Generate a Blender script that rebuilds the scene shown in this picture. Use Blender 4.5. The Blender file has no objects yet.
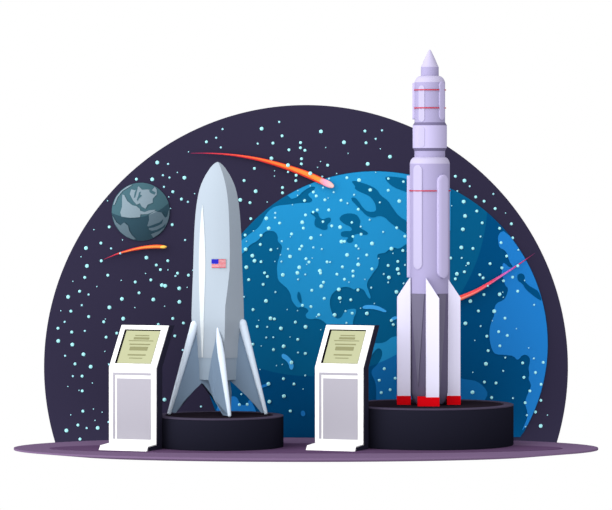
import bpy, bmesh, math
from mathutils import Vector, Matrix
from mathutils.geometry import tessellate_polygon

# ------------------------------------------------------------------ camera, sky, sun, exposure
sc = bpy.context.scene
C = sc.collection
CAM_H, CAM_D = 2.9, 40.0            # camera height and distance, 1 m = 100 px at y = 0
cam = bpy.data.cameras.new('camera')
cam_o = bpy.data.objects.new('camera', cam); C.objects.link(cam_o)
cam_o.location = (0, -CAM_D, CAM_H); cam_o.rotation_euler = (math.pi/2, 0, 0)
cam.sensor_width = 36.0; cam.lens = 36.0*4000/612.0
cam.shift_y = -(255-159)/612.0
cam.clip_end = 500
sc.camera = cam_o

world = bpy.data.worlds.new('white_daylight'); sc.world = world; world.use_nodes = True
nt = world.node_tree; bg = nt.nodes['Background']
tc = nt.nodes.new('ShaderNodeTexCoord')
dt = nt.nodes.new('ShaderNodeVectorMath'); dt.operation = 'DOT_PRODUCT'; dt.inputs[1].default_value = (0.9, -0.42, 0.0)
mr = nt.nodes.new('ShaderNodeMapRange'); mr.inputs['From Min'].default_value = 0.0; mr.inputs['From Max'].default_value = 1.0
mr.inputs['To Min'].default_value = 1.0; mr.inputs['To Max'].default_value = 0.78
nt.links.new(tc.outputs['Generated'], dt.inputs[0]); nt.links.new(dt.outputs['Value'], mr.inputs['Value'])
bg.inputs['Color'].default_value = (1, 1, 1, 1)
# the sky is brightest in front of the exhibit, high on the left
dk = nt.nodes.new('ShaderNodeVectorMath'); dk.operation = 'DOT_PRODUCT'; dk.inputs[1].default_value = (-0.58, -0.78, 0.22)
mk = nt.nodes.new('ShaderNodeMapRange'); mk.inputs['From Min'].default_value = 0.0; mk.inputs['From Max'].default_value = 1.0
mk.inputs['To Min'].default_value = 0.0; mk.inputs['To Max'].default_value = 1.5
ad = nt.nodes.new('ShaderNodeMath'); ad.operation = 'ADD'
nt.links.new(tc.outputs['Generated'], dk.inputs[0]); nt.links.new(dk.outputs['Value'], mk.inputs['Value'])
nt.links.new(mr.outputs['Result'], ad.inputs[0]); nt.links.new(mk.outputs['Result'], ad.inputs[1])
nt.links.new(ad.outputs[0], bg.inputs['Strength'])

SUN_AZ, SUN_EL, SUN_E = 62.0, 28.0, 0.55
a_, e_ = math.radians(SUN_AZ), math.radians(SUN_EL)
to_sun = Vector((-math.sin(a_)*math.cos(e_), -math.cos(a_)*math.cos(e_), math.sin(e_)))
sun = bpy.data.lights.new('soft_sun', 'SUN'); sun.energy = SUN_E*math.pi; sun.angle = math.radians(70); sun.color = (1, 1, 1)
sun_o = bpy.data.objects.new('soft_sun', sun); C.objects.link(sun_o)
sun_o.rotation_euler = to_sun.to_track_quat('Z', 'Y').to_euler(); sun_o.location = to_sun*30

sc.view_settings.view_transform = 'Standard'; sc.view_settings.look = 'None'
sc.view_settings.exposure = 0.0; sc.view_settings.gamma = 1.0; sc.view_settings.use_curve_mapping = False

# ------------------------------------------------------------------ helpers
def lin(c):
    c = c/255.0
    return c/12.92 if c <= 0.04045 else ((c+0.055)/1.055)**2.4
FRONT = 1.30
def paint(rgb, f=FRONT):
    return tuple(min(0.9, lin(v)/f) for v in rgb) + (1,)
def mat(name, rgb, f=FRONT):
    m = bpy.data.materials.new(name); m.use_nodes = True
    b = m.node_tree.nodes['Principled BSDF']
    b.inputs['Base Color'].default_value = paint(rgb, f)
    b.inputs['Roughness'].default_value = 1.0; b.inputs['Specular IOR Level'].default_value = 0.0
    m.diffuse_color = paint(rgb, f)
    return m
def lit_shaded(name, inner, outer, cx, cz, r, f=FRONT):
    """Printed day and night shading: lit-side colour inside a big circle, shaded-side colour outside."""
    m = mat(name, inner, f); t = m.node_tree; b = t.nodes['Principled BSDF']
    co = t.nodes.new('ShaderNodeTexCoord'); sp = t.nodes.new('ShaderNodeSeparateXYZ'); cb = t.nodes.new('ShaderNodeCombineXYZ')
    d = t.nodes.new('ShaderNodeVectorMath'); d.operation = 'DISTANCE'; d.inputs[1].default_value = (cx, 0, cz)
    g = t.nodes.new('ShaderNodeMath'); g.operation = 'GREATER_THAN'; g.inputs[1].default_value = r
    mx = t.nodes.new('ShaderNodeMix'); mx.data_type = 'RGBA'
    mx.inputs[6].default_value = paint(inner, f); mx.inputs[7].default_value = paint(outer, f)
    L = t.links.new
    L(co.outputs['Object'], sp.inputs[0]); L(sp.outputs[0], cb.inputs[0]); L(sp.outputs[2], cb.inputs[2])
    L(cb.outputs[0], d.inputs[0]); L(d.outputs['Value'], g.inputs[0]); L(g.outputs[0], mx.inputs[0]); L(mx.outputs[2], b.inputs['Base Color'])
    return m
def ramp_mat(name, stops, x0, x1, f=FRONT):
    """Paint that changes colour along world x from x0 to x1."""
    m = mat(name, stops[0][1], f); t = m.node_tree; b = t.nodes['Principled BSDF']
    co = t.nodes.new('ShaderNodeTexCoord'); sp = t.nodes.new('ShaderNodeSeparateXYZ')
    r = t.nodes.new('ShaderNodeMapRange'); r.inputs['From Min'].default_value = x0; r.inputs['From Max'].default_value = x1
    cr = t.nodes.new('ShaderNodeValToRGB')
    while len(cr.color_ramp.elements) < len(stops): cr.color_ramp.elements.new(0.5)
    for e, (p, c) in zip(cr.color_ramp.elements, stops): e.position = p; e.color = paint(c, f)
    L = t.links.new
    L(co.outputs['Object'], sp.inputs[0]); L(sp.outputs[0], r.inputs['Value']); L(r.outputs[0], cr.inputs[0]); L(cr.outputs[0], b.inputs['Base Color'])
    return m

def obj(name, bm, m, parent=None, smooth=False):
    me = bpy.data.meshes.new(name); bm.to_mesh(me); bm.free()
    me.materials.append(m)
    if smooth is True:
        for p in me.polygons: p.use_smooth = True
    o = bpy.data.objects.new(name, me); C.objects.link(o)
    if parent: o.parent = parent
    return o
def tag(o, label=None, cat=None, group=None, kind=None):
    if label: o['label'] = label
    if cat: o['category'] = cat
    if group: o['group'] = group
    if kind: o['kind'] = kind
    return o
def thing(name, label, cat, loc=(0, 0, 0), rz=0, group=None):
    o = bpy.data.objects.new(name, None); C.objects.link(o); o.empty_display_size = 0.1
    o.location = loc; o.rotation_euler = (0, 0, rz)
    return tag(o, label, cat, group)

def W(px, py, Y):
    k = (CAM_D+Y)/CAM_D
    return Vector(((px-306)/100*k, Y, CAM_H-(py-159)/100*k))

def loft(rings, closed=True, caps=True):
    bm = bmesh.new(); R = [[bm.verts.new(p) for p in r] for r in rings]; n = len(R[0])
    for a, b in zip(R, R[1:]):
        for i in range(n if closed else n-1):
            j = (i+1) % n
            bm.faces.new((a[i], a[j], b[j], b[i]))
    if caps: bm.faces.new(R[0][::-1]); bm.faces.new(R[-1])
    bmesh.ops.recalc_face_normals(bm, faces=bm.faces)
    return bm
def lathe(prof, seg=48, ctr=(0, 0)):
    return loft([[(ctr[0]+r*math.sin(2*math.pi*i/seg), ctr[1]-r*math.cos(2*math.pi*i/seg), z) for i in range(seg)] for r, z in prof])
def sharp_smooth(o, deg=30):
    for p in o.data.polygons: p.use_smooth = True
    o.data.set_sharp_from_angle(angle=math.radians(deg)); return o
def prism(pts, n):
    """Solid from a polygon (list of 3-D points) pushed along vector n."""
    bm = bmesh.new(); n = Vector(n)
    a = [bm.verts.new(Vector(p)) for p in pts]; b = [bm.verts.new(Vector(p)+n) for p in pts]
    f1 = bm.faces.new(a); f2 = bm.faces.new(b[::-1]); k = len(a)
    for i in range(k): bm.faces.new((a[i], a[(i+1) % k], b[(i+1) % k], b[i]))
    bmesh.ops.triangulate(bm, faces=[f1, f2])
    bmesh.ops.recalc_face_normals(bm, faces=bm.faces)
    return bm
def bevel(bm, w, seg=2):
    bmesh.ops.bevel(bm, geom=list(bm.edges), offset=w, segments=seg, affect='EDGES', clamp_overlap=True); return bm
def box(x0, x1, y0, y1, z0, z1, bv=0):
    bm = prism([(x0, y0, z0), (x1, y0, z0), (x1, y0, z1), (x0, y0, z1)], (0, y1-y0, 0))
    bmesh.ops.dissolve_limit(bm, angle_limit=0.01, verts=bm.verts, edges=bm.edges)
    return bevel(bm, bv) if bv else bm
def rod(pts, radii, seg=12, flat=1.0):
    """Tapered rod along 3-D points with rounded ends."""
    P = [Vector(p) for p in pts]; rings = []
    def ring(c, d, r):
        d = d.normalized(); s = d.cross(Vector((0, 1, 0))).normalized(); u = d.cross(s).normalized()
        return [c + s*r*math.cos(2*math.pi*i/seg) + u*r*flat*math.sin(2*math.pi*i/seg) for i in range(seg)]
    d0 = (P[1]-P[0]).normalized(); d1 = (P[-1]-P[-2]).normalized()
    for a in (80, 50, 25): t = math.radians(a); rings.append(ring(P[0]-d0*radii[0]*math.sin(t), d0, radii[0]*math.cos(t)))
    for i, p in enumerate(P):
        d = P[min(i+1, len(P)-1)]-P[max(i-1, 0)]
        rings.append(ring(p, d, radii[i]))
    for a in (25, 50, 80): t = math.radians(a); rings.append(ring(P[-1]+d1*radii[-1]*math.sin(t), d1, radii[-1]*math.cos(t)))
    return loft(rings)
def smooth_poly(p, n=1):
    for _ in range(n):
        q = []
        for i in range(len(p)):
            a, b = p[i], p[(i+1) % len(p)]
            q += [(a[0]*.75+b[0]*.25, a[1]*.75+b[1]*.25), (a[0]*.25+b[0]*.75, a[1]*.25+b[1]*.75)]
        p = q
    return p

def smooth_open(p):
    q = [p[0]]
    for a, b in zip(p, p[1:]): q += [(a[0]*.75+b[0]*.25, a[1]*.75+b[1]*.25), (a[0]*.25+b[0]*.75, a[1]*.25+b[1]*.75)]
    return q+[p[-1]]

# ------------------------------------------------------------------ relief surface of the backdrop
YP = 1.72                                   # front face of the backdrop panel
KP = (CAM_D+YP)/CAM_D
def dome(cx, cy, r, h):
    c = W(cx, cy, YP); return (c.x, c.z, r/100*KP, h)
EARTH = dome(375, 344, 173, 0.15); MOON = dome(140.8, 211.8, 29.2, 0.09)
def surf(x, z):
    y = YP
    for cx, cz, r, h in (EARTH, MOON):
        q = ((x-cx)**2+(z-cz)**2)/(r*r)
        if q < 1: y = min(y, YP-h*(1-q)-0.012)
    return y
def onto(px, py, off=0.0):
    y = YP
    for _ in range(3):
        p = W(px, py, y); y = surf(p.x, p.z)
    p = W(px, py, y); p.y -= off; return p
def relief(pts, off, grid=8.0, depth=None, dm=None):
    """A thin raised piece that follows the backdrop's surface; pts are outline points."""
    bm = bmesh.new()
    vs = [bm.verts.new((x, 0, y)) for x, y in pts]
    for t in tessellate_polygon([[Vector((x, y, 0)) for x, y in pts]]): bm.faces.new([vs[i] for i in t])
    xs = [p[0] for p in pts]; ys = [p[1] for p in pts]
    for lo, hi, ax in ((min(xs), max(xs), 0), (min(ys), max(ys), 2)):
        v = math.floor(lo/grid)*grid+grid
        while v < hi:
            co = [0, 0, 0]; no = [0, 0, 0]; co[ax] = v; no[ax] = 1
            bmesh.ops.bisect_plane(bm, geom=list(bm.verts)+list(bm.edges)+list(bm.faces), plane_co=co, plane_no=no)
            v += grid
    bmesh.ops.remove_doubles(bm, verts=bm.verts, dist=0.001)
    for v in bm.verts:
        px, py = v.co.x, v.co.z
        if dm is None: v.co = onto(px, py, off)
        else:                                           # the dome's own skin
            p = W(px, py, YP); q = ((p.x-dm[0])**2+(p.z-dm[1])**2)/(dm[2]**2)
            yy = YP-dm[3]*max(0, 1-q)-0.012
            p = W(px, py, yy); v.co = p
        if v.co.z < 0.001: v.co.z = 0.001
    for f in bm.faces:
        f.normal_update()
    if sum(f.normal.y for f in bm.faces) > 0: bmesh.ops.reverse_faces(bm, faces=bm.faces)
    be = [e for e in bm.edges if e.is_boundary]; d = depth if depth else off+0.004
    for e in be:
        a, b = e.verts; fn = e.link_faces[0]
        back = (lambda p: Vector((p.x, YP-0.0005, p.z))) if dm else (lambda p: Vector((p.x, p.y+d, p.z)))
        q = [bm.verts.new(a.co), bm.verts.new(b.co), bm.verts.new(back(b.co)), bm.verts.new(back(a.co))]
        bm.faces.new(q)
    for f in bm.faces: f.smooth = True
    return bm
def px_circle(cx, cy, r, n=96, ymax=None):
    p = [(cx+r*math.sin(2*math.pi*i/n), cy-r*math.cos(2*math.pi*i/n)) for i in range(n)]
    if ymax: p = [(x, y) for x, y in p if y <= ymax]
    return p

# ------------------------------------------------------------------ materials
M_panel = mat('night_paint', (53, 49, 72), 1.612)
M_plinth = mat('mauve_floor', (118, 96, 128), 1.456)
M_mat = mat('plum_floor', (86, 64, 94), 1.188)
lc = W(311, 199, YP); mc = W(133, 166.5, YP)  # centres of the circles dividing each globe's painted lit and shaded sides
M_ocean = lit_shaded('ocean_print', (9, 92, 136), (4, 77, 127), lc.x, lc.z, 1.765*KP, 1.420)
M_land = lit_shaded('land_print', (36, 145, 203), (36, 131, 212), lc.x, lc.z, 1.765*KP, 1.529)
M_land_s = lit_shaded('southern_land_print', (36, 145, 203), (23, 110, 178), lc.x, lc.z, 1.765*KP, 1.502)
M_isle = mat('island_print', (62, 160, 228))
M_msea = lit_shaded('moon_sea_print', (70, 103, 114), (50, 76, 89), mc.x, mc.z, 0.51*KP, 1.447)
M_mland = lit_shaded('moon_land_print', (152, 173, 186), (112, 135, 149), mc.x, mc.z, 0.51*KP, 1.979)
M_star = mat('star_cyan', (168, 236, 242), 1.300)
M_star2 = mat('star_pale', (165, 225, 238), 1.300)
M_drum = mat('black_drum', (30, 30, 42), 1.196); M_rim = mat('charcoal_rim', (70, 64, 82)); M_top = mat('drum_top', (35, 29, 37))
M_white = mat('white_enamel', (255, 255, 255), 1.400); M_dark = mat('near_black', (30, 29, 42), 0.700); M_grey = mat('panel_grey', (201, 198, 210), 1.950)
M_bezel = mat('screen_black', (18, 16, 20)); M_screen = mat('screen_olive', (206, 209, 168), 2.080); M_text = mat('text_olive', (158, 158, 118), 1.950)
M_r1 = mat('pale_blue_hull', (205, 219, 234), 2.200); M_r1s = mat('strut_pale', (208, 221, 236), 1.25); M_web = mat('slate_web', (107, 125, 145), 1.02)
M_r1e = mat('engine_grey', (149, 165, 181), 1.280); M_hi = mat('highlight_white', (240, 249, 255), 1.920)
M_flag_w = mat('flag_white', (250, 225, 232), 1.920); M_flag_r = mat('flag_red', (236, 84, 100), 1.920); M_flag_b = mat('flag_blue', (50, 50, 200), 1.920)
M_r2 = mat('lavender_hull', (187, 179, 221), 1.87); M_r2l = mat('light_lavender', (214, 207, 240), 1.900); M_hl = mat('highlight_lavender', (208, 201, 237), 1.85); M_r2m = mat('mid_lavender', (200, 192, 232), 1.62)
M_r2d = mat('grey_band', (116, 109, 142), 1.430); M_fin = mat('booster_white', (221, 218, 241), 1.300); M_core = mat('core_dark', (93, 87, 111), 1.05); M_v = mat('core_grey', (126, 121, 145), 1.740)
M_red = mat('red_boot', (207, 9, 20), 1.170); M_line = mat('red_line', (205, 50, 70), 1.704)

# ------------------------------------------------------------------ setting
PC, PA, PB = (0.0, 0.21), 2.936, 1.47
def oval(cx, cy, a, b, z, n=128): return [(cx+a*math.sin(2*math.pi*i/n), cy-b*math.cos(2*math.pi*i/n), z) for i in range(n)]
fl = obj('floor', loft([oval(*PC, PA-0.6, PB-0.6, -0.08), oval(*PC, PA, PB, -0.018), oval(*PC, PA, PB, 0.0)]), M_plinth)
tag(fl, 'oval mauve display floor under the rockets and kiosks', kind='structure')
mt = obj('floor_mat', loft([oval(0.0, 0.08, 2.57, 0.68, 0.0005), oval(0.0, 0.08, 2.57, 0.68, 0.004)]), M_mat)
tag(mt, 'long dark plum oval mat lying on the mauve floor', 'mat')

# backdrop panel: a round board cut off flat at the bottom
ctr = W(306, 367, YP); RB = 2.62*KP; pts = []
for i in range(161):
    a = -math.pi*0.5-0.45+(math.pi+0.9)*i/160
    x, z = ctr.x+RB*math.sin(a), ctr.z+RB*math.cos(a)
    pts.append((x, YP, z))
pts = [p for p in pts if p[2] > -0.078]
ze = -0.08; xe = math.sqrt(RB**2-(ctr.z-ze)**2)
pts = [(-xe+ctr.x, YP, ze)]+pts+[(xe+ctr.x, YP, ze)]
bp = obj('backdrop_panel', prism(pts, (0, 0.09, 0)), M_panel)
tag(bp, 'huge dark indigo round-topped board standing behind the rockets and carrying the space mural', kind='structure')

# ------------------------------------------------------------------ planets
earth = thing('planet', 'large blue Earth with light blue continents, bulging from the dark backdrop', 'planet', (0, 0, 0))
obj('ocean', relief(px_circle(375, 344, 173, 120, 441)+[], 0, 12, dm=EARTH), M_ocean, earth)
def cut(pts):    # keep outline points inside the planet's rim
    out = []
    for x, y in pts:
        dx, dy = x-375, y-344; r = math.hypot(dx, dy)
        if r > 172.6: x, y = 375+dx*172.6/r, 344+dy*172.6/r
        out.append((x, y))
    return out
def arc(a0, a1, n, cx=375, cy=344, r=172.6):
    return [(cx+r*math.sin(math.radians(a0+(a1-a0)*i/n)), cy-r*math.cos(math.radians(a0+(a1-a0)*i/n))) for i in range(n+1)]
north = arc(-30.5, 26, 18)+[(450.5, 230), (430, 262), (412, 250), (406.5, 243.5), (403, 246.5), (398.5, 249), (394.5, 247.5), (390.6, 248.2), (385, 253), (381, 253.3), (377.5, 254.3), (377.2, 257.5), (379, 260.5),
    (378, 266.7), (374.5, 271), (371, 276), (367.5, 281.4), (366.8, 286), (369, 292), (371, 297.5), (369.5, 299), (366.5, 295), (364.5, 290.5), (361, 288.3), (357, 287.8),
    (354, 290), (350, 287.3), (345, 286.8), (340, 287.8), (335, 291), (331, 295.5), (329.6, 302), (330.8, 310), (334, 317), (338.5, 319), (342, 316.5), (344, 312), (349, 309), (356.5, 308.6), (356, 313), (353.5, 318), (352.3, 328), (352, 342),
    (331, 338), (328, 325.5), (322, 320), (316, 318.4), (310.5, 319.4), (306.5, 318), (305.4, 314.5), (309, 311), (306.5, 308), (301, 306.8), (298, 308), (294.5, 304.5), (291.5, 300), (290.7, 294),
    (287.5, 288.5), (282, 284), (278, 280.2), (277, 272), (277.2, 264), (279, 258), (281.5, 251), (282.2, 246.5), (280.5, 244), (277.5, 241), (278, 236.5), (275.5, 231.8), (270, 230.6), (264.5, 231.8), (261.5, 236), (257.5, 241),
    (250.5, 244.5), (246.5, 249), (243, 253.5), (238, 256), (237.5, 252)]+[(230.4, 250.0)]+[(247, 235.8), (254, 231), (258.5, 227.5), (261.8, 223), (264.5, 216.5), (268.5, 211), (273, 207.4), (278, 205.6), (285, 204.8), (292, 204.2), (298, 203.2), (305, 202.8), (311, 202.6), (312.8, 199.5), (308.5, 196), (308.2, 193.5),
    (312.5, 191.5), (316, 187.3), (313, 186.4), (308.4, 187.8), (302.4, 191.8), (297.7, 197.2), (291.5, 199)]
north = cut(north[:19]) + smooth_open(cut(north[19:]))
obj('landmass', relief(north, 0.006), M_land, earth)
seas = [
 [(384.5, 177.4), (389, 176.3), (398, 177.2), (408, 179), (412, 194), (402, 190.5), (394, 187.3), (388, 182.8)],
 [(351.2, 181.2), (356, 180.8), (369, 185), (377, 189.4), (380.5, 195.5), (388, 200.5), (392.5, 208), (399, 216.5), (408, 221.5), (410, 236), (398.4, 228.8), (390, 222.5), (384.5, 217), (379, 215.6), (373, 218), (366, 215.5), (361, 210), (356, 205), (351, 199.5), (352, 197.3), (355.5, 197.6), (359, 202), (363, 208), (368, 212), (376, 211.5), (376, 206), (373.5, 200.5), (369, 195.5), (359, 191.6), (354.5, 188.5), (355.5, 186.5)],
 [(338.5, 219), (342.5, 214.5), (349.4, 213), (356.5, 214.5), (359, 218), (360.5, 221), (359, 227.5), (364, 230), (368.5, 233), (366, 235.3), (359, 233.4), (353.5, 234.6), (353, 238), (353.2, 242), (348.4, 243), (346, 240.6), (349, 237), (341.5, 236.8), (340.5, 233), (343, 231), (352.5, 231), (350.8, 226.5), (345, 224.5)],
 [(309.6, 213), (314, 211.8), (318.2, 212.5), (319, 217), (322.5, 219.8), (328, 217.3), (331, 218), (330.3, 222.3), (327, 224), (327.8, 229), (324, 230.3), (319, 228.3), (314.5, 226), (314.5, 220.5), (316, 217.3)],
 [(297.6, 292.5), (299, 291.5), (300.6, 294.5), (301.6, 299), (301.4, 304), (298.6, 301), (297, 297)],
 [(308, 318.6), (311, 319.8)],
]
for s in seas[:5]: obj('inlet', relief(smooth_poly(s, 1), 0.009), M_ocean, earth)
south = [(374, 343), (378, 343.3), (382.4, 343), (386.8, 341.2), (391.2, 337.3), (397.4, 336), (430, 342), (455, 374), (461, 378.8), (470, 379.8), (477, 381.2), (484, 386.5), (488.5, 394), (484, 401), (480, 414), (430, 424), (376, 420), (376.2, 397), (376.2, 386), (374.4, 380),
         (371.2, 373.5), (372, 369.5), (378, 364), (381.8, 357), (382.4, 351.5), (380, 348.3), (376.5, 348.8), (372, 355), (368, 360)]
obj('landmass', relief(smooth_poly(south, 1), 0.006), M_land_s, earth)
east = arc(51, 93, 20)+arc(94, 118, 8)+[(522, 430.5), (524.5, 424.5), (527, 419), (527.5, 412), (524.8, 403.5), (526, 398), (528.5, 392), (531, 387), (530.5, 383), (528.2, 379), (529.5, 374), (528.2, 368), (530, 362), (529.5, 357), (526, 354.6), (522, 355.2), (519, 359.3), (516.5, 359.6), (513.5, 356),
        (505, 354.8), (496, 354.6), (492.5, 351), (490.5, 345), (489.3, 337), (489.6, 328), (492, 320), (494.5, 315), (494, 309), (496.5, 303), (503, 300.5), (506, 297), (508.5, 288.5), (505, 285.5), (503.5, 279), (501.2, 274), (502.5, 269), (502.5, 263), (505, 263.2), (509, 267.2), (513.5, 267.5),
        (509, 261), (507.5, 254), (504.5, 250), (499.5, 247.8), (498.4, 243), (497.8, 237), (500, 232.5), (503.5, 231)]
east = cut(east[:30])+smooth_open(cut(east[30:]))
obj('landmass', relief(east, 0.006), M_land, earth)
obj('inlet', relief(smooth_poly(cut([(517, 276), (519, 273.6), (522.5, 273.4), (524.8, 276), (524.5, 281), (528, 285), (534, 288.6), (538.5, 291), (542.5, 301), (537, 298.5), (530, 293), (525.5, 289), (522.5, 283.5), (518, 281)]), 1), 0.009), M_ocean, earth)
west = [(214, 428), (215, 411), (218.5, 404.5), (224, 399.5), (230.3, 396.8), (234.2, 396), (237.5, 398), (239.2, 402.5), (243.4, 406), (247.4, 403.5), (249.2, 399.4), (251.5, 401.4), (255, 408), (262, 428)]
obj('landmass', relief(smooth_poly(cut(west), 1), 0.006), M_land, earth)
isles = [
 [(281.3, 354.4), (284.5, 353.6), (289, 357), (292, 361), (294, 366), (292.3, 370), (289.6, 369), (288.8, 364), (285.5, 360), (282, 358)],
 [(300.8, 411.5), (303, 410.4), (305.2, 412), (305.4, 415), (303, 416.8), (300.8, 415)],
 [(258, 386.5), (264, 384.5), (270, 382.3), (270.8, 384.8), (264.5, 387.2), (259, 389)],
 [(361.8, 307), (365.5, 305), (372, 305), (378, 306), (383, 308.5), (387, 311.2), (385.3, 312.6), (379, 310.4), (372, 308.8), (364, 309)],
 [(389.8, 320.3), (392, 317.3), (396, 316), (401, 318), (396, 319), (391.8, 321.3)],
]
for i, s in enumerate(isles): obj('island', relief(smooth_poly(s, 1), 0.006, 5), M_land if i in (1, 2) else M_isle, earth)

moon = thing('planet', 'small grey cratered globe high on the left of the backdrop above a short comet', 'planet', (0, 0, 0))
obj('sea_ground', relief(px_circle(140.8, 211.8, 29.1, 64), 0, 5, dm=MOON), M_msea, moon)
def mp(l): 
    out = []
    for x, y in l:
        x, y = 105+x/6.8, 175+y/6.8; dx, dy = x-140.8, y-211.8; r = math.hypot(dx, dy)
        if r > 28.7: x, y = 140.8+dx*28.7/r, 211.8+dy*28.7/r
        out.append((x, y))
    return out
for l in (
 [(118, 132), (132, 138), (150, 175), (185, 205), (215, 212), (238, 232), (243, 262), (238, 287), (170, 292), (112, 285), (104, 255), (116, 215), (116, 175)],
 [(228, 76), (252, 100), (290, 98), (318, 104), (340, 78), (352, 100), (352, 132), (325, 162), (325, 188), (290, 202), (275, 230), (250, 215), (237, 192), (215, 202), (190, 172), (168, 130), (178, 97), (205, 104), (215, 95)],
 [(238, 242), (268, 252), (300, 240), (345, 236), (330, 250), (290, 266), (245, 268)],
 [(298, 272), (338, 246), (385, 255), (408, 290), (424, 282), (432, 245), (445, 232), (446, 280), (438, 320), (405, 372), (370, 405), (330, 428), (312, 402), (340, 392), (300, 372), (288, 342), (300, 305)],
 [(50, 275), (78, 322), (105, 342), (130, 322), (157, 345), (165, 380), (182, 408), (210, 436), (190, 445), (140, 425), (100, 390), (60, 335)],
 [(55, 205), (75, 150), (110, 105), (150, 78), (185, 62), (180, 72), (120, 108), (85, 152), (66, 200)],  # rim highlight painted as a thin pale crescent
): obj('highland_or_rim_light', relief(mp(l), 0.007, 4), M_mland, moon)
for l in ([(214, 92), (222, 88), (216, 112), (206, 150), (196, 158), (202, 122)], [(232, 118), (244, 112), (238, 132), (252, 140), (232, 158), (222, 178), (216, 166), (226, 144)], [(300, 104), (316, 102), (344, 118), (338, 132), (318, 126), (306, 118)],
          [(288, 352), (330, 338), (372, 322), (396, 300), (388, 328), (362, 344), (330, 356), (296, 362)], [(300, 382), (350, 374), (392, 352), (412, 330), (404, 356), (366, 382), (330, 394), (304, 392)], [(400, 250), (420, 262), (412, 272), (396, 262)]):
    obj('crater', relief(mp(l), 0.009, 4), M_msea, moon)

# ------------------------------------------------------------------ comets
def ribbon(pts, off, thick=0.018):
    """Streak with a lens section lying on the backdrop; pts = (px, py, half width px)."""
    n = len(pts); dense = []
    for i in range(n-1):
        p0, p1, p2, p3 = pts[max(i-1, 0)], pts[i], pts[i+1], pts[min(i+2, n-1)]
        for s in range(6):
            t = s/6; q = []
            for k in range(3):
                a, b, c, d = p0[k], p1[k], p2[k], p3[k]
                q.append(0.5*((2*b)+(-a+c)*t+(2*a-5*b+4*c-d)*t*t+(-a+3*b-3*c+d)*t**3))
            dense.append(q)
    dense.append(list(pts[-1]))
    rings = []
    m = len(dense)
    for i, (x, y, w) in enumerate(dense):
        a, b = dense[max(i-1, 0)], dense[min(i+1, m-1)]
        dx, dy = b[0]-a[0], b[1]-a[1]; L = math.hypot(dx, dy); nx, ny = -dy/L, dx/L; w = max(w, 0.12)
        th = thick*min(1, w/1.5); r = []
        for k in range(10):
            u = 2*math.pi*k/10; e = w*math.cos(u)
            r.append(onto(x+nx*e, y+ny*e, off+th*math.sin(u)))
        rings.append(r)
    return loft(rings)
def comet(label, tail, core, head, tail_m, core_m, head_m):
    t = thing('comet', label, 'comet')
    sharp_smooth(obj('tail', ribbon(tail, 0.036), tail_m, t), 60)
    sharp_smooth(obj('core', ribbon(core, 0.048, 0.014), core_m, t), 60)
    if head: sharp_smooth(obj('head', ribbon(head, 0.053, 0.018), head_m, t), 60)
def wx(px): return W(px, 200, YP).x
comet('long orange comet streak with pink head, above the blunt rocket and reaching the planet rim',
      [(191, 153.2, .2), (212, 153.4, .6), (235, 155.3, 1.1), (260, 159.6, 1.8), (285, 166.6, 2.6), (305, 173.6, 3.2), (320, 180.2, 3.3), (328, 184, 3.0)],
      [(205, 153.3, .12), (235, 155, .4), (260, 159.2, .9), (285, 166.2, 1.6), (305, 173.3, 2.1), (320, 180, 2.4)],
      [(320, 180, 2.2), (324, 182, 3.1), (329, 184.4, 3.1), (332.4, 186.2, 2.2), (333.8, 187, .8)],
      ramp_mat('long_tail_red', [(0, (150, 50, 90)), (.25, (214, 55, 78)), (.6, (240, 66, 52)), (1, (238, 70, 60))], wx(192), wx(328)),
      ramp_mat('long_core_orange', [(0, (220, 60, 70)), (.5, (255, 120, 60)), (1, (255, 150, 66))], wx(205), wx(322)),
      ramp_mat('head_pink', [(0, (252, 150, 130)), (.4, (250, 160, 190)), (1, (252, 200, 185))], wx(319), wx(334)))
comet('short orange comet streak with yellow head, just below the small grey globe',
      [(104, 259.3, .15), (120, 253, .9), (138, 248.5, 1.6), (152, 246.7, 1.9), (162, 246.6, 1.8), (166, 247, .9)],
      [(118, 253.6, .15), (138, 248.4, .8), (152, 246.8, 1.2), (163, 246.7, 1.1)],
      [(160.5, 247, .8), (163, 246.9, 1.5), (165.5, 246.8, 1.3), (167, 246.8, .5)],
      ramp_mat('short_tail_red', [(0, (160, 50, 80)), (.4, (222, 62, 66)), (1, (246, 100, 50))], wx(104), wx(166)),
      mat('short_core_orange', (255, 150, 76)), mat('head_yellow', (255, 200, 90)))
comet('thin comet streak turning from purple to coral, right of the tall rocket over the planet',
      [(535, 252.8, .12), (524, 260.5, .45), (512, 268.8, .8), (500, 276.4, 1.2), (487, 284.6, 1.7), (474, 292, 2.2), (450, 302.3, 2.8)],
      [(512, 269.2, .12), (500, 277, .4), (487, 285.3, .8), (474, 292.9, 1.1), (450, 303.4, 1.5)],
      None,
      ramp_mat('thin_tail_coral', [(0, (240, 84, 70)), (.45, (226, 70, 96)), (.65, (190, 100, 190)), (.8, (210, 50, 110)), (1, (90, 45, 85))], wx(455), wx(535)),
      ramp_mat('thin_core_peach', [(0, (252, 150, 120)), (.5, (250, 110, 120)), (1, (220, 120, 210))], wx(455), wx(512)), None)

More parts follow.
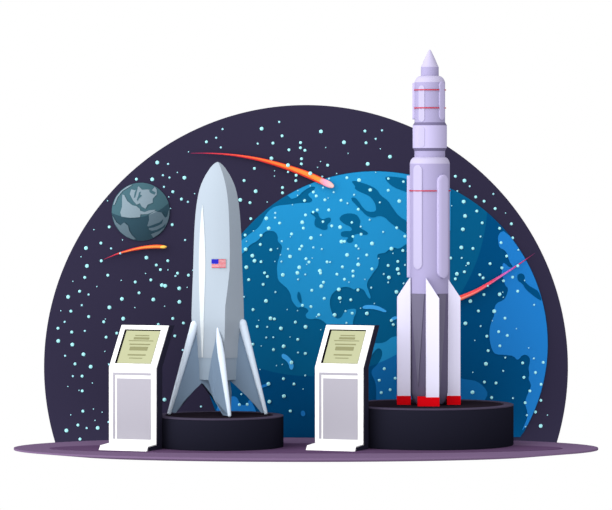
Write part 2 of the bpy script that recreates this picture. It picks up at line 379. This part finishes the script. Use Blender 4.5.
# ------------------------------------------------------------------ drums
DRUMS = {'left': ((-0.8716, 0.305), 0.645, 0.322), 'right': ((1.253, 0.600), 0.853, 0.4155)}
def drum(key, label):
    (cx, cy), R, H = DRUMS[key]
    t = thing('display_drum', label, 'pedestal', (cx, cy, 0.0))
    s = 80
    sharp_smooth(obj('drum_body', lathe([(R-.004, 0.0045), (R, 0.012), (R, H-.018), (R-.01, H-.014)], s), M_drum, t))
    w = 0.098
    ring = [[(r*math.sin(2*math.pi*i/s), -r*math.cos(2*math.pi*i/s), z) for i in range(s)] for r, z in ((R-w, H-.014), (R+.001, H-.014), (R+.001, H-.004), (R-.008, H), (R-w, H), (R-w, H-.014))]
    sharp_smooth(obj('rim', loft(ring, caps=False), M_rim, t))
    sharp_smooth(obj('drum_top', lathe([(R-w, H-.014), (R-w, H-.006)], s), M_top, t))
    return H-.006
zl = drum('left', 'smaller round black drum plinth under the blunt pale blue rocket')
zr = drum('right', 'larger round black drum plinth under the tall lavender rocket')

# ------------------------------------------------------------------ pale blue rocket
RX, RY = W(217.7, 300, 0.42).x, 0.42
kr = (CAM_D+RY)/CAM_D
rk = thing('rocket', 'blunt pale blue finned rocket with a small flag, on the smaller drum', 'rocket', (RX, RY, zl))
def L1(px, py, dy=0.0):                     # point in the rocket's own frame; dy = distance in front of (-) or behind its axis
    p = W(px, py, RY+dy); return Vector((p.x-RX, dy, p.z-zl))
prof = [(162.0, .6), (163.0, 2.6), (164.6, 4.6), (168, 7.6), (174.6, 11.9), (179, 14.2), (184.4, 16.6), (189, 18.1), (194.2, 19.4), (204, 21.1), (213.8, 22.2), (223, 22.9), (233.4, 23.5), (253, 24.1), (270, 24.6), (287.6, 25.3), (305, 25.9), (317, 26.2), (322, 25.9), (328, 24.2), (335, 22.2), (345, 21.1), (357.5, 20.6), (380, 19.6)]
ridge = [(162, 20), (170, 27), (190, 30), (204, 31.2), (250, 31.4), (273, 29.7), (289, 23.6), (306, 17.8), (321, 17), (331, 19), (358, 20)]
def interp(t, x):
    for (a, u), (b, v) in zip(t, t[1:]):
        if x <= b: return u+(v-u)*(x-a)/(b-a) if x > a else u
    return t[-1][1]
def section(py):
    r = interp(prof, py)/100*kr; g = interp(ridge, py)
    g_ = [(-90, 1.0), (-66, .80), (-30, .66), (4, .78), (g, 1.0), ((g+90)/2, .90*math.cos(math.radians((90-g)/2))/.90+.015), (90, 1.0), (130, 1.0), (180, 1.0), (230, 1.0)]
    if g < 25: g_[3] = (-4, .74)
    return [(r*q*math.sin(math.radians(a)), -r*q*math.cos(math.radians(a))) for a, q in g_]
rings = []
for py, _ in prof[:-1]:
    z = CAM_H-(py-159)/100*kr-zl
    rings.append([(x, y, z) for x, y in section(py)])
hull = obj('hull', loft(rings), M_r1, rk)
sharp_smooth(hull, 25)
for e in hull.data.edges:                   # the long ridge stays crisp
    a, b = e.vertices
    if a % 10 == b % 10 and a % 10 in (4, 6, 0): e.use_edge_sharp = True
def hull_y(px, py):
    x = (px-217.7)/100*kr; s = section(py)[:7]
    for (x0, y0), (x1, y1) in zip(s, s[1:]):
        if x0 <= x <= x1 or x1 <= x <= x0: return y0+(y1-y0)*(x-x0)/((x1-x0) or 1)
    return 0
def on_hull(px, py, off=0.004):
    y = hull_y(px, py)-off; z = CAM_H-(py-159)/100*kr-zl
    return Vector(((px-217.7)/100*kr, y, z))
def hull_patch(rows, off=0.005):            # rows = (py, left px, right px)
    bm = bmesh.new(); g = []
    for py, a, b in rows: g.append([bm.verts.new(on_hull(a+(b-a)*i/4, py, off)) for i in range(5)])
    for r0, r1 in zip(g, g[1:]):
        for i in range(4): bm.faces.new((r0[i], r0[i+1], r1[i+1], r1[i]))
    ext = bmesh.ops.extrude_face_region(bm, geom=list(bm.faces))
    for v in [x for x in ext['geom'] if isinstance(x, bmesh.types.BMVert)]: v.co.y += off+.004
    bmesh.ops.recalc_face_normals(bm, faces=bm.faces)
    return bm
highlight = [(205, 202.4, 202.7), (212, 201.5, 203.3), (222, 200.7, 204), (235, 199.9, 204.8), (250, 199.3, 205.4), (262, 199.0, 205.7), (275, 199.1, 205.5), (290, 199.4, 205), (305, 199.9, 204.5), (320, 200.3, 204), (335, 201, 203.8), (350, 201.5, 203.3), (357, 201.9, 203.0)]  # painted highlight sliver down the left of the hull
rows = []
for (a, b, c), (d, e, f) in zip(highlight, highlight[1:]):
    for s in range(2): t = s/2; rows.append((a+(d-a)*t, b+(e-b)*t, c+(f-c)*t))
obj('hull_highlight', hull_patch(rows+[highlight[-1]], 0.004), M_hi, rk)
flag = obj('flag', hull_patch([(258.8, 211.9, 226.2), (267.2, 211.9, 226.2)], 0.008), M_flag_w, rk); tag(flag, 'small red, white and blue striped flag')
for i in range(7):
    y0 = 258.8+8.4*2*i/13; obj('flag_stripe', hull_patch([(y0, 211.9 if i > 3 else 218.9, 226.2), (y0+8.4/13, 211.9 if i > 3 else 218.9, 226.2)], 0.011), M_flag_r, flag)
obj('flag_canton', hull_patch([(258.8, 211.9, 218.9), (263.4, 211.9, 218.9)], 0.012), M_flag_b, flag)
er = []
for py in (357.0, 368, 379.5):
    z = CAM_H-(py-159)/100*kr-zl; er.append([(x*.97, y*.97, z) for x, y in section(py)])
sharp_smooth(obj('engine_section', loft(er), M_r1e, rk), 25)
# side-to-side web plate carrying the two outer legs
web = [(195.5, 327.5), (169, 412.5), (176, 412.8), (184, 401.5), (194, 390.5), (201.5, 383.4), (203, 383.6), (211, 394), (219, 406.5), (222.6, 412.8), (231, 412.8), (231.5, 392), (229.8, 380.5), (237, 387), (246, 395.5), (255, 405), (261.4, 412.8), (266, 412.5), (241, 325), (236, 330), (200, 330)]
plate = prism([L1(x, y, -0.012) for x, y in web], (0, 0.024, 0))
obj('fin_web', plate, M_web, rk)
def floor_pt(px, dy, lift=0.02):            # foot position on the drum top
    p = W(px, 400, RY+dy); return Vector((p.x-RX, dy, lift))
for nm, top, foot, r0, r1 in (('leg', L1(194.6, 324.5, -.02), floor_pt(169.2, -.02), .041, .019), ('leg', L1(242.4, 323.2, -.02), floor_pt(265.8, -.02), .043, .019)):
    sharp_smooth(obj(nm, rod([top, top.lerp(foot, .5), foot], [r0, (r0+r1)/2, r1], 14), M_r1s, rk), 50)
A = L1(217.6, 328.5, hull_y(217.6, 328)-.001); F = floor_pt(229.6, -.40)
sharp_smooth(obj('leg', rod([A, A.lerp(F, .14), A.lerp(F, .3), A.lerp(F, .6), F], [.010, .030, .036, .028, .018], 14, .8), M_r1s, rk), 50)
B = floor_pt(226, .36); T = Vector((-.0, .20, A.z))
sharp_smooth(obj('leg', rod([T, B], [.036, .018], 14), M_r1s, rk), 50)
# thin webs behind the front and rear legs
def webplate(pts, th=0.008):
    bm = prism(pts, (th, 0, 0)); return bm
obj('fin_web', webplate([L1(217.3, 331, hull_y(217.3, 331)-.012), A+Vector((0.01, .01, -.02)), F+Vector((-.01, .01, -.01)), floor_pt(222.8, -.22, .01), L1(213.6, 399, -.17), L1(208.2, 379, hull_y(208.2, 379)-.01), L1(211.4, 358.5, hull_y(211.4, 357)-.012)]), M_web, rk)
obj('fin_web', webplate([T+Vector((0, -.03, 0)), T, B, B+Vector((0, -.08, -.01)), Vector((0, .14, .28))]), M_web, rk)

# ------------------------------------------------------------------ lavender rocket
QX, QY = W(429.8, 300, 0.60).x, 0.60
kq = (CAM_D+QY)/CAM_D
rq = thing('rocket', 'tall slender lavender rocket with red lines and red boots, on the larger drum', 'rocket', (QX, QY, zr))
def Z2(py): return CAM_H-(py-159)/100*kq-zr
def X2(px): return (px-429.8)/100*kq
def lath2(name, prof, m, parent=None, seg=56, deg=25):
    return sharp_smooth(obj(name, lathe([(r/100*kq, Z2(py)) for r, py in prof], seg), m, parent or rq), deg)
lath2('nose_cone', [(.25, 49.6), (1.3, 50.6), (2.7, 53.4), (4.3, 56.8), (6.0, 60.5), (7.6, 64.3), (8.9, 67)], M_r2l)
lath2('neck', [(8.9, 67), (9.0, 76.2)], M_r2)
lath2('shoulder', [(9.0, 75.8), (11.5, 76.6), (13.6, 78.4), (14.9, 80.8), (15.3, 82.3)], M_r2l, deg=60)
lath2('payload_section', [(15.3, 82.3), (15.3, 122.4)], M_r2)
lath2('band', [(15.3, 122.4), (17.1, 125.4)], M_r2d)
lath2('upper_stage', [(17.1, 125.4), (17.1, 148)], M_r2m)
lath2('band', [(17.1, 148), (15.3, 151)], M_r2d)
lath2('interstage', [(15.3, 151), (15.3, 157.2)], M_r2)
lath2('shoulder', [(15.3, 157.0), (17.4, 158.0), (19.2, 160.4), (20.0, 163.6)], M_r2l, deg=60)
lath2('main_stage', [(20.0, 163.6), (20.0, 293.2)], M_r2)
lath2('engine_core', [(20.0, 293.2), (19.6, 392), (17, 400), (14, 403.6)], M_core)
def lines(py, r, a0s):
    for a0, a1 in a0s:
        n = 24; rr = []
        for i in range(n+1):
            a = math.radians(a0+(a1-a0)*i/n)
            rr.append([((r+d)/100*kq*math.sin(a), -(r+d)/100*kq*math.cos(a), Z2(py+z)) for d, z in ((-.3, -.5), (1.0, -.5), (1.0, .5), (-.3, .5))])
        obj('red_line', loft(rr), M_line, rq)
lines(90, 15.3, [(-90, 34), (56, 100)]); lines(108, 15.3, [(-90, 34), (56, 100)]); lines(190.7, 20.0, [(-84, 18), (57, 96)])
def hull_strip(px0, px1, py0, py1, rad, m, out, nm='duct_or_highlight', az=None):
    """Cable ducts and painted highlights: round-ended raised duct lying on the stage of radius rad (px)."""
    cx = (px0+px1)/2; w = (px1-px0)/2/100*kq
    a = math.asin(max(-1, min(1, (cx-429.8)/rad))) if az is None else az
    R = rad/100*kq; n = Vector((math.sin(a), -math.cos(a), 0)); s = Vector((math.cos(a), math.sin(a), 0)); w = w/max(.5, math.cos(a)) if az is None else w
    z0, z1 = Z2(py1)+w, Z2(py0)-w; rings = []
    o = out/100*kq
    zs = [z0-w*math.cos(t) for t in (math.radians(q) for q in (8, 35, 65, 90))]+[z1+w*math.sin(t) for t in (math.radians(q) for q in (0, 25, 55, 82))]
    for z in zs:
        ww = w if z0 <= z <= z1 else w*math.sqrt(max(.01, 1-((z0-z if z < z0 else z-z1)/w)**2))
        drop = R-math.sqrt(max(0, R*R-ww*ww))
        prof_ = [(-ww, -drop-.004), (-ww, o*.55), (-ww*.75, o*.9), (-ww*.4, o), (ww*.4, o), (ww*.75, o*.9), (ww, o*.55), (ww, -drop-.004)]
        rings.append([n*(R+h)+s*u+Vector((0, 0, z)) for u, h in prof_])
    return sharp_smooth(obj(nm, loft(rings), m, rq), 40)
hull_strip(413.2, 421.4, 164.8, 269, 20, M_hl, .5)  # painted highlight on the main stage, built as a shallow raised bar
hull_strip(437, 447.2, 174.5, 277.8, 20, M_r2m, 2.4)
hull_strip(418.3, 424, 85.5, 122, 15.3, M_hl, .25)  # painted highlight on the payload section
hull_strip(438.9, 444.0, 81.5, 120, 15.3, M_r2m, .9)
hull_strip(418.3, 424, 126.5, 147.5, 17.1, M_hl, .25)  # painted highlight on the upper stage
hull_strip(404, 408.5, 175.5, 277.5, 20, M_r2m, 2.9, az=math.radians(-86))
hull_strip(409.5, 413.5, 82.8, 119.5, 15.3, M_r2m, 2.2, az=math.radians(-86))
# four square boosters with slanted tops
def booster(x0, x1, y0, y1, slant, boot, out=True):
    zt, zs = Z2(277.3), Z2(297.2)
    if slant == 'left': P = [(x0, 0), (x1, 0), (x1, 1), (x0, 2)]
    t = 0.09
    a, b = X2(x0), X2(x1)
    if slant == 'L': poly = [(a, y0, t), (b, y0, t), (b, y0, zt), (a, y0, zs)]
    else: poly = [(a, y0, t), (b, y0, t), (b, y0, zs), (a, y0, zt)]
    o = obj('booster', prism(poly, (0, y1-y0, 0)), M_fin, rq)
    c, d = X2(boot[0]), X2(boot[1])
    obj('boot', box(c, d, y0-.006, y1+.004, 0.001, t+.002), M_red, o)
booster(397.2, 410.3, -.085, .085, 'L', (396.9, 410.6))
booster(446.9, 460.1, -.085, .085, 'R', (446.6, 460.4))
booster(425.2, 438.1, -.345, -.165, 'R', (416.8, 438.4))
booster(421, 434, .165, .345, 'L', (420.6, 434.4))
# pale wedge plates on the engine core, between the boosters
def wedge(az0, az1, azt, py1):
    r = .2015*kq; bm = bmesh.new(); n = 10; top = []; rows = []
    for j in range(n+1):
        t = j/n; z = Z2(293.4+(py1-293.4)*t); A0 = az0+(azt-az0)*t; A1 = az1+(azt-az1)*t
        rows.append([(r*math.sin(math.radians(A0+(A1-A0)*i/4)), -r*math.cos(math.radians(A0+(A1-A0)*i/4)), z) for i in range(5)])
    V = [[bm.verts.new(p) for p in q] for q in rows]
    for u, v in zip(V, V[1:]):
        for i in range(4): bm.faces.new((u[i], u[i+1], v[i+1], v[i]))
    bmesh.ops.remove_doubles(bm, verts=bm.verts, dist=1e-5)
    bmesh.ops.solidify(bm, geom=list(bm.faces), thickness=0.006)
    bmesh.ops.recalc_face_normals(bm, faces=bm.faces)
    obj('core_wedge', bm, M_v, rq)
wedge(-66, -17, -36, 386); wedge(24, 50, 26, 398)

# ------------------------------------------------------------------ kiosks
def kiosk(px, label):
    rot = -math.radians(22)
    t = thing('information_kiosk', label, 'kiosk', (W(px, 450, 0.0).x, 0.02, 0.004), rot)
    w = 0.516; x0, x1 = 0.0, w
    zb = 0.812
    D = 0.135
    lean, rise = 0.305, 0.412
    # base
    base = obj('base', prism([(x0, -.195, 0), (x0, .145, 0), (x0, .145, .05), (x0, -.195, .038)], (w, 0, 0)), M_dark, t)
    obj('foot_plate', prism([(x0-.004, -.235, 0.0), (x0-.004, -.198, 0.045), (x0-.004, -.002, .055), (x0-.004, -.002, .047), (x0-.004, -.194, .035), (x0-.004, -.2, 0.0)], (w+.004, 0, 0)), M_white, t)
    # column and leaning head: dark box behind a white face
    obj('column', prism([(x0, .016, .05), (x0, .016+D, .05), (x0, .016+D, zb), (x0, .016, zb)], (w, 0, 0)), M_dark, t)
    obj('head', prism([(x0, .016, zb), (x0, .016+D, zb), (x0, .016+D+lean, zb+rise), (x0, .016+lean, zb+rise)], (w, 0, 0)), M_dark, t)
    fp = obj('front_plate', box(x0, x1, 0, .016, .045, zb), M_white, t)
    obj('head_plate', prism([(x0, 0, zb), (x0, .016, zb), (x0, .016+lean, zb+rise), (x0, lean, zb+rise)], (w, 0, 0)), M_white, t)
    # front plate: grey inset and grey line (u, v in pixels of the front: u right, v down from y=367)
    def fx(u): return x0+u/48.7*w
    def fz(v): return zb-v/77.0*(zb-.05)
    obj('inset_panel', box(fx(8.3), fx(43.2), -.004, .004, fz(72), fz(10.8)), M_grey, t)
    obj('trim_line', box(fx(4.2), fx(6.4), -.004, .004, fz(72), fz(5.0)), M_grey, t)
    obj('trim_line', box(fx(6.4), fx(43.2), -.004, .004, fz(7.4), fz(5.0)), M_grey, t)
    # head face: u 0..1 across, v 0..1 down from the top
    nrm = Vector((0, -rise, lean)).normalized()
    def hp(u, v, off=0.0): return Vector((x0+u*w, lean*(1-v), zb+rise*(1-v)))+nrm*off
    def plate_(name, u0, u1, v0, v1, o0, o1, m, par):
        return obj(name, prism([hp(u0, v0, o0), hp(u1, v0, o0), hp(u1, v1, o0), hp(u0, v1, o0)], nrm*(o1-o0)), m, par)
    plate_('bezel', .098, .862, .104, .900, -.004, .003, M_bezel, t)
    s = plate_('screen', .148, .862, .138, .900, .001, .006, M_screen, t)
    for cy, h, a, b in ((157, 9, 265, 415), (185, 20, 250, 415), (209, 7, 197, 460), (245, 11, 205, 425), (287, 36, 208, 400), (350, 12, 190, 380), (382, 7, 205, 345)):
        v = (320+cy/10.2-325)/41.5; dv = h/10.2/41.5
        left = 121-12*v; u0 = (110+a/10.2-left)/49.5; u1 = (110+b/10.2-left)/49.5
        if h < 9: pass
        plate_('text_line', u0, u1, v-dv/2, v+dv/2, .005, .008, M_text, s)
    return t
kiosk(108.9, 'white information kiosk with olive screen, left of the smaller drum')
kiosk(315.0, 'white information kiosk with olive screen, between the two drums')

# ------------------------------------------------------------------ stars
STARS = [
(50,170,6.375,[(367,196,'T'),(378,363,'M'),(280,380,'T'),(325,466,'M'),(230,498,'L'),(390,500,'S'),(462,446,'T')]),
(40,250,6.375,[(262,43,'T'),(393,68,'M'),(300,102,'L'),(286,175,'M'),(433,161,'M'),(210,200,'T'),(363,233,'T'),(253,263,'M'),(310,284,'S'),(180,299,'L'),(267,352,'S'),(133,387,'T'),(197,390,'M'),(443,366,'L'),(311,425,'M'),(417,440,'T'),(407,458,'M'),(158,458,'S'),(115,499,'M')]),
(40,330,6.375,[(203,13,'M'),(286,6,'S'),(117,70,'L'),(207,93,'L'),(422,46,'M'),(490,20,'M'),(160,164,'S'),(278,155,'L'),(414,136,'T'),(224,216,'M'),(324,234,'L'),(440,219,'S'),(210,294,'S'),(269,294,'M'),(334,338,'T'),(178,360,'T'),(249,385,'T'),(270,388,'M')]),
(50,380,7.286,[(240,227,'M'),(317,211,'T'),(380,234,'T'),(151,254,'T'),(204,328,'M'),(328,294,'T'),(268,350,'S'),(348,349,'L'),(120,368,'L'),(219,430,'M'),(427,306,'S')]),
(120,110,6.375,[(438,267,'T'),(238,335,'L'),(307,344,'S'),(274,416,'S'),(316,431,'S'),(366,398,'T'),(411,432,'L'),(105,441,'M'),(206,442,'L'),(281,490,'S')]),
(120,185,6.375,[(337,43,'M'),(311,76,'T'),(476,55,'T'),(392,90,'M'),(433,108,'S'),(322,150,'T'),(333,253,'M'),(415,351,'S'),(169,463,'L'),(305,483,'M')]),
(120,255,6.375,[(232,64,'M'),(258,94,'M'),(306,95,'T'),(163,117,'T'),(367,116,'M'),(354,134,'S'),(437,129,'M'),(464,97,'T'),(98,172,'M'),(197,159,'M'),(8,162,'T'),(268,192,'L'),(289,197,'L'),(378,213,'L'),(428,206,'T'),(122,241,'M'),(13,280,'L'),(213,284,'L'),(379,299,'L'),(95,335,'T'),(285,327,'T'),(21,406,'L'),(337,405,'M'),(245,443,'M'),(405,434,'M')]),
(150,330,6.375,[(159,38,'M'),(209,128,'S'),(93,444,'L'),(326,488,'S')]),
(190,105,6.375,[(208,154,'S'),(167,209,'S'),(105,235,'M'),(197,271,'S'),(457,151,'L'),(432,246,'S'),(411,404,'M'),(345,482,'M')]),
(265,105,6.375,[(91,108,'S'),(357,169,'L'),(109,197,'M'),(51,243,'M'),(227,240,'M'),(226,273,'M'),(153,286,'M'),(255,289,'M'),(387,271,'T'),(504,238,'L'),(233,343,'M'),(232,376,'M'),(41,341,'L'),(61,419,'T'),(60,453,'T'),(147,427,'S'),(199,448,'M'),(197,482,'M'),(354,360,'T'),(335,398,'T'),(400,384,'M'),(365,457,'S'),(147,384,'L'),(289,436,'L'),(457,437,'T'),(408,470,'S')]),
(340,105,6.375,[(159,166,'M'),(268,162,'S'),(228,216,'S'),(166,241,'M'),(257,279,'T'),(52,308,'T'),(319,330,'L'),(177,376,'L'),(227,429,'T'),(44,464,'M'),(122,479,'L'),(308,471,'M'),(404,490,'M')]),
(235,180,6.375,[(58,5,'M'),(132,72,'L'),(303,48,'M'),(303,82,'M'),(388,5,'M'),(34,127,'L'),(96,145,'M'),(205,140,'T'),(101,247,'M'),(480,37,'T'),(401,67,'T'),(399,98,'T'),(500,77,'M'),(444,131,'M'),(366,157,'T'),(257,210,'S'),(256,241,'S'),(200,245,'L'),(285,275,'M'),(450,223,'M'),(429,270,'L'),(436,307,'M'),(499,206,'M'),(215,308,'L'),(118,324,'T'),(361,344,'M'),(353,362,'T'),(166,353,'M'),(65,351,'M'),(73,391,'T'),(162,411,'M'),(299,390,'S'),(485,370,'L'),(426,422,'M'),(413,441,'M'),(500,430,'S'),(338,440,'S'),(229,445,'M'),(271,437,'T'),(68,442,'L'),(111,483,'L'),(351,488,'L'),(290,477,'T'),(453,502,'M'),(492,498,'T')]),
(310,180,6.375,[(84,48,'S'),(22,78,'M'),(40,102,'M'),(151,78,'S'),(95,127,'M'),(116,115,'T'),(198,130,'M'),(239,148,'S'),(384,65,'L'),(499,66,'M'),(445,143,'S'),(281,94,'S'),(20,206,'L'),(47,191,'M'),(120,191,'M'),(83,267,'M'),(308,187,'M'),(267,272,'M'),(139,293,'M'),(192,301,'L'),(380,253,'S'),(323,297,'S'),(466,331,'S'),(8,371,'L'),(326,346,'M'),(273,361,'M'),(69,351,'S'),(201,393,'L'),(220,392,'M'),(396,405,'L'),(23,429,'M'),(75,440,'S'),(294,420,'M'),(310,437,'S'),(237,478,'L'),(362,478,'M'),(307,500,'S'),(12,498,'S')]),
(340,180,6.375,[(404,13,'M'),(378,135,'L'),(362,305,'M'),(414,359,'M'),(328,438,'L'),(337,467,'T'),(401,450,'M'),(428,456,'T'),(247,500,'T')]),
(235,250,6.375,[(111,36,'M'),(125,69,'L'),(166,75,'M'),(73,110,'L'),(352,42,'L'),(452,56,'L'),(472,77,'M'),(457,92,'T'),(490,50,'T'),(254,73,'T'),(296,73,'S'),(410,111,'L'),(398,146,'L'),(448,156,'S'),(305,159,'L'),(189,146,'M'),(207,169,'M'),(88,189,'M'),(402,187,'S'),(180,220,'M'),(258,268,'S'),(490,257,'M'),(198,325,'L'),(57,298,'S'),(430,353,'M'),(484,361,'M'),(115,380,'M'),(333,379,'T'),(399,386,'T'),(227,436,'L'),(252,440,'M'),(151,448,'T'),(385,460,'M'),(142,488,'M'),(206,490,'S'),(293,500,'L'),(450,490,'L'),(290,30,'T')]),
(310,250,6.375,[(307,53,'S'),(363,32,'M'),(308,93,'L'),(109,76,'M'),(128,77,'S'),(207,108,'M'),(63,133,'L'),(67,148,'M'),(172,155,'M'),(274,135,'M'),(275,166,'M'),(395,121,'M'),(220,187,'M'),(86,206,'M'),(72,231,'L'),(184,252,'L'),(306,255,'M'),(190,307,'L'),(260,318,'M'),(91,309,'M'),(390,240,'S'),(410,341,'T'),(363,405,'L'),(157,414,'L'),(226,389,'S'),(269,403,'M'),(56,413,'M'),(6,361,'M'),(232,464,'S'),(498,99,'M'),(470,153,'S'),(503,176,'L'),(350,187,'T'),(248,205,'T'),(193,332,'T'),(322,371,'T'),(42,425,'T')]),
(360,250,8.5,[(322,98,'M'),(237,132,'M'),(320,163,'L'),(382,127,'S'),(330,201,'M'),(203,203,'S'),(245,235,'L'),(240,275,'S'),(370,284,'S'),(310,357,'L'),(97,320,'S'),(123,454,'T'),(42,248,'T'),(160,72,'T')]),
(235,320,5.667,[(126,37,'M'),(183,40,'S'),(261,50,'L'),(343,12,'M'),(401,41,'L'),(177,99,'S'),(217,98,'S'),(312,96,'T'),(356,110,'M'),(101,137,'M'),(149,147,'T'),(276,149,'L'),(218,168,'M'),(357,184,'S'),(399,190,'M'),(320,241,'L'),(235,258,'T'),(268,252,'T'),(142,280,'T'),(398,314,'S'),(275,333,'M'),(334,363,'M'),(386,391,'T'),(190,362,'L'),(278,432,'L'),(195,463,'L'),(36,420,'S'),(25,480,'M'),(70,478,'M'),(486,55,'T')]),
(355,320,5.667,[(206,3,'M'),(217,26,'M'),(166,276,'M'),(138,342,'M'),(228,330,'M'),(199,395,'M'),(149,412,'M')]),
(440,130,6.375,[(98,295,'M'),(156,323,'L'),(189,359,'S'),(110,390,'S'),(228,427,'M'),(281,454,'M'),(340,408,'S'),(151,457,'L'),(352,501,'M'),(74,483,'T')]),
(445,200,6.375,[(203,71,'M'),(320,55,'L'),(386,83,'T'),(128,102,'L'),(237,146,'M'),(423,152,'M'),(114,187,'L'),(348,181,'M'),(226,233,'S'),(431,242,'M'),(357,272,'M'),(104,303,'L'),(178,309,'M'),(467,318,'S'),(393,358,'M'),(36,370,'M'),(106,369,'S'),(148,404,'M'),(134,418,'T'),(287,406,'M'),(462,419,'M'),(363,433,'M'),(124,458,'M'),(76,471,'L'),(66,503,'M'),(222,477,'M'),(243,497,'M'),(431,492,'M')]),
(490,230,6.375,[(144,301,'M'),(86,324,'M'),(220,322,'T'),(176,390,'M'),(61,410,'L'),(81,396,'T'),(84,428,'T'),(281,477,'S')]),
(455,290,6.375,[(184,29,'M'),(97,71,'L'),(149,134,'M'),(250,136,'L'),(318,180,'M'),(66,213,'L'),(163,230,'S'),(238,196,'T'),(391,246,'T'),(278,266,'M'),(333,290,'M'),(203,295,'M'),(126,321,'T'),(286,356,'M'),(211,387,'M'),(469,369,'T'),(320,431,'S'),(197,471,'L'),(431,465,'M'),(502,436,'S'),(500,94,'T'),(399,8,'M')]),
(490,360,6.375,[(208,20,'M'),(339,15,'M'),(84,69,'S'),(290,80,'M'),(216,111,'M'),(38,147,'M'),(325,155,'M'),(254,197,'M'),(146,243,'S'),(224,272,'M'),(10,240,'M'),(324,257,'M'),(290,331,'M'),(235,351,'S'),(366,351,'T'),(323,420,'L'),(226,424,'T')]),
(455,340,8.5,[(151,274,'T'),(250,357,'M'),(148,444,'L'),(310,487,'M'),(347,363,'M')]),
(235,400,6.8,[(377,75,'M')]),
(95,235,7.65,[(195,139,'S')]),
(455,245,7.2,[(234,293,'S')]),
]
SIZE = {'L': 1.95, 'M': 1.5, 'S': 1.1, 'T': 0.7}
pts = []
for x0, y0, s, l in STARS:
    for cx, cy, k in l:
        x, y = x0+cx/s, y0+cy/s
        if all((x-a)**2+(y-b)**2 > 1.7 for a, b, _ in pts): pts.append((x, y, k))
pts.sort(key=lambda p: -SIZE[p[2]])
def bead(r):
    bm = bmesh.new(); bmesh.ops.create_icosphere(bm, subdivisions=2, radius=r)
    for v in bm.verts: v.co.y *= 0.36
    for f in bm.faces: f.smooth = True
    return bm
star_mesh = {}
for k, r in SIZE.items():
    bm = bead(r/100*KP); me = bpy.data.meshes.new('star'); bm.to_mesh(me); bm.free(); me.materials.append(M_star if k in 'LM' else M_star2); star_mesh[k] = me
def dist_to_comets(x, y):
    segs = [((191, 153), (235, 155)), ((235, 155), (285, 166.6)), ((285, 166.6), (333, 187)), ((104, 259.3), (138, 248.5)), ((138, 248.5), (166, 247)), ((535, 252.8), (500, 276.4)), ((500, 276.4), (474, 292)), ((474, 292), (458, 300))]
    d = 99
    for (ax, ay), (bx, by) in segs:
        t = max(0, min(1, ((x-ax)*(bx-ax)+(y-ay)*(by-ay))/((bx-ax)**2+(by-ay)**2)))
        d = min(d, math.hypot(x-ax-t*(bx-ax), y-ay-t*(by-ay)))
    return d
def star_pos(x, y, lift=0.0):
    off = 0.006 if min(math.hypot(x-375, y-344)-173, math.hypot(x-140.8, y-211.8)-29) < 0 else 0.002
    if dist_to_comets(x, y) < 4: off = 0.062
    return onto(x, y, off+lift*(1 if off > .003 else .3))
rest = []
LAB = {('e', 'L'): ('round cyan star dot, one of the largest over the blue planet', 'large star dots over the blue planet'),
       ('e', 'M'): ('medium cyan star dot over the blue planet', 'medium star dots over the blue planet'),
       ('e', 'S'): ('small pale star dot over the blue planet', 'small star dots over the blue planet'),
       ('s', 'L'): ('round cyan star dot, one of the largest on the dark sky board', 'large star dots on the dark board'),
       ('s', 'M'): ('medium cyan star dot on the dark sky board', 'medium star dots on the dark board'),
       ('s', 'S'): ('small pale star dot on the dark sky board', 'small star dots on the dark board')}
for n, (x, y, k) in enumerate(pts):
    if n >= 300 or k == 'T': rest.append((x, y, k)); continue
    o = bpy.data.objects.new('star', star_mesh[k]); C.objects.link(o); o.location = star_pos(x, y)
    w_ = 'e' if math.hypot(x-375, y-344) < 173 else 's'
    tag(o, LAB[(w_, k)][0], 'star', LAB[(w_, k)][1])
bm = bmesh.new()
for x, y, k in rest:
    r = bmesh.ops.create_icosphere(bm, subdivisions=1, radius=SIZE[k]/100*KP); p = star_pos(x, y, 0.0072)
    for v in r['verts']: v.co.y *= .4; v.co += p
o = obj('star_specks', bm, M_star2); tag(o, 'faint tiny star specks scattered over the dark board and the planet', 'star', kind='stuff')
print('stars', len(pts), 'stuff', len(rest))
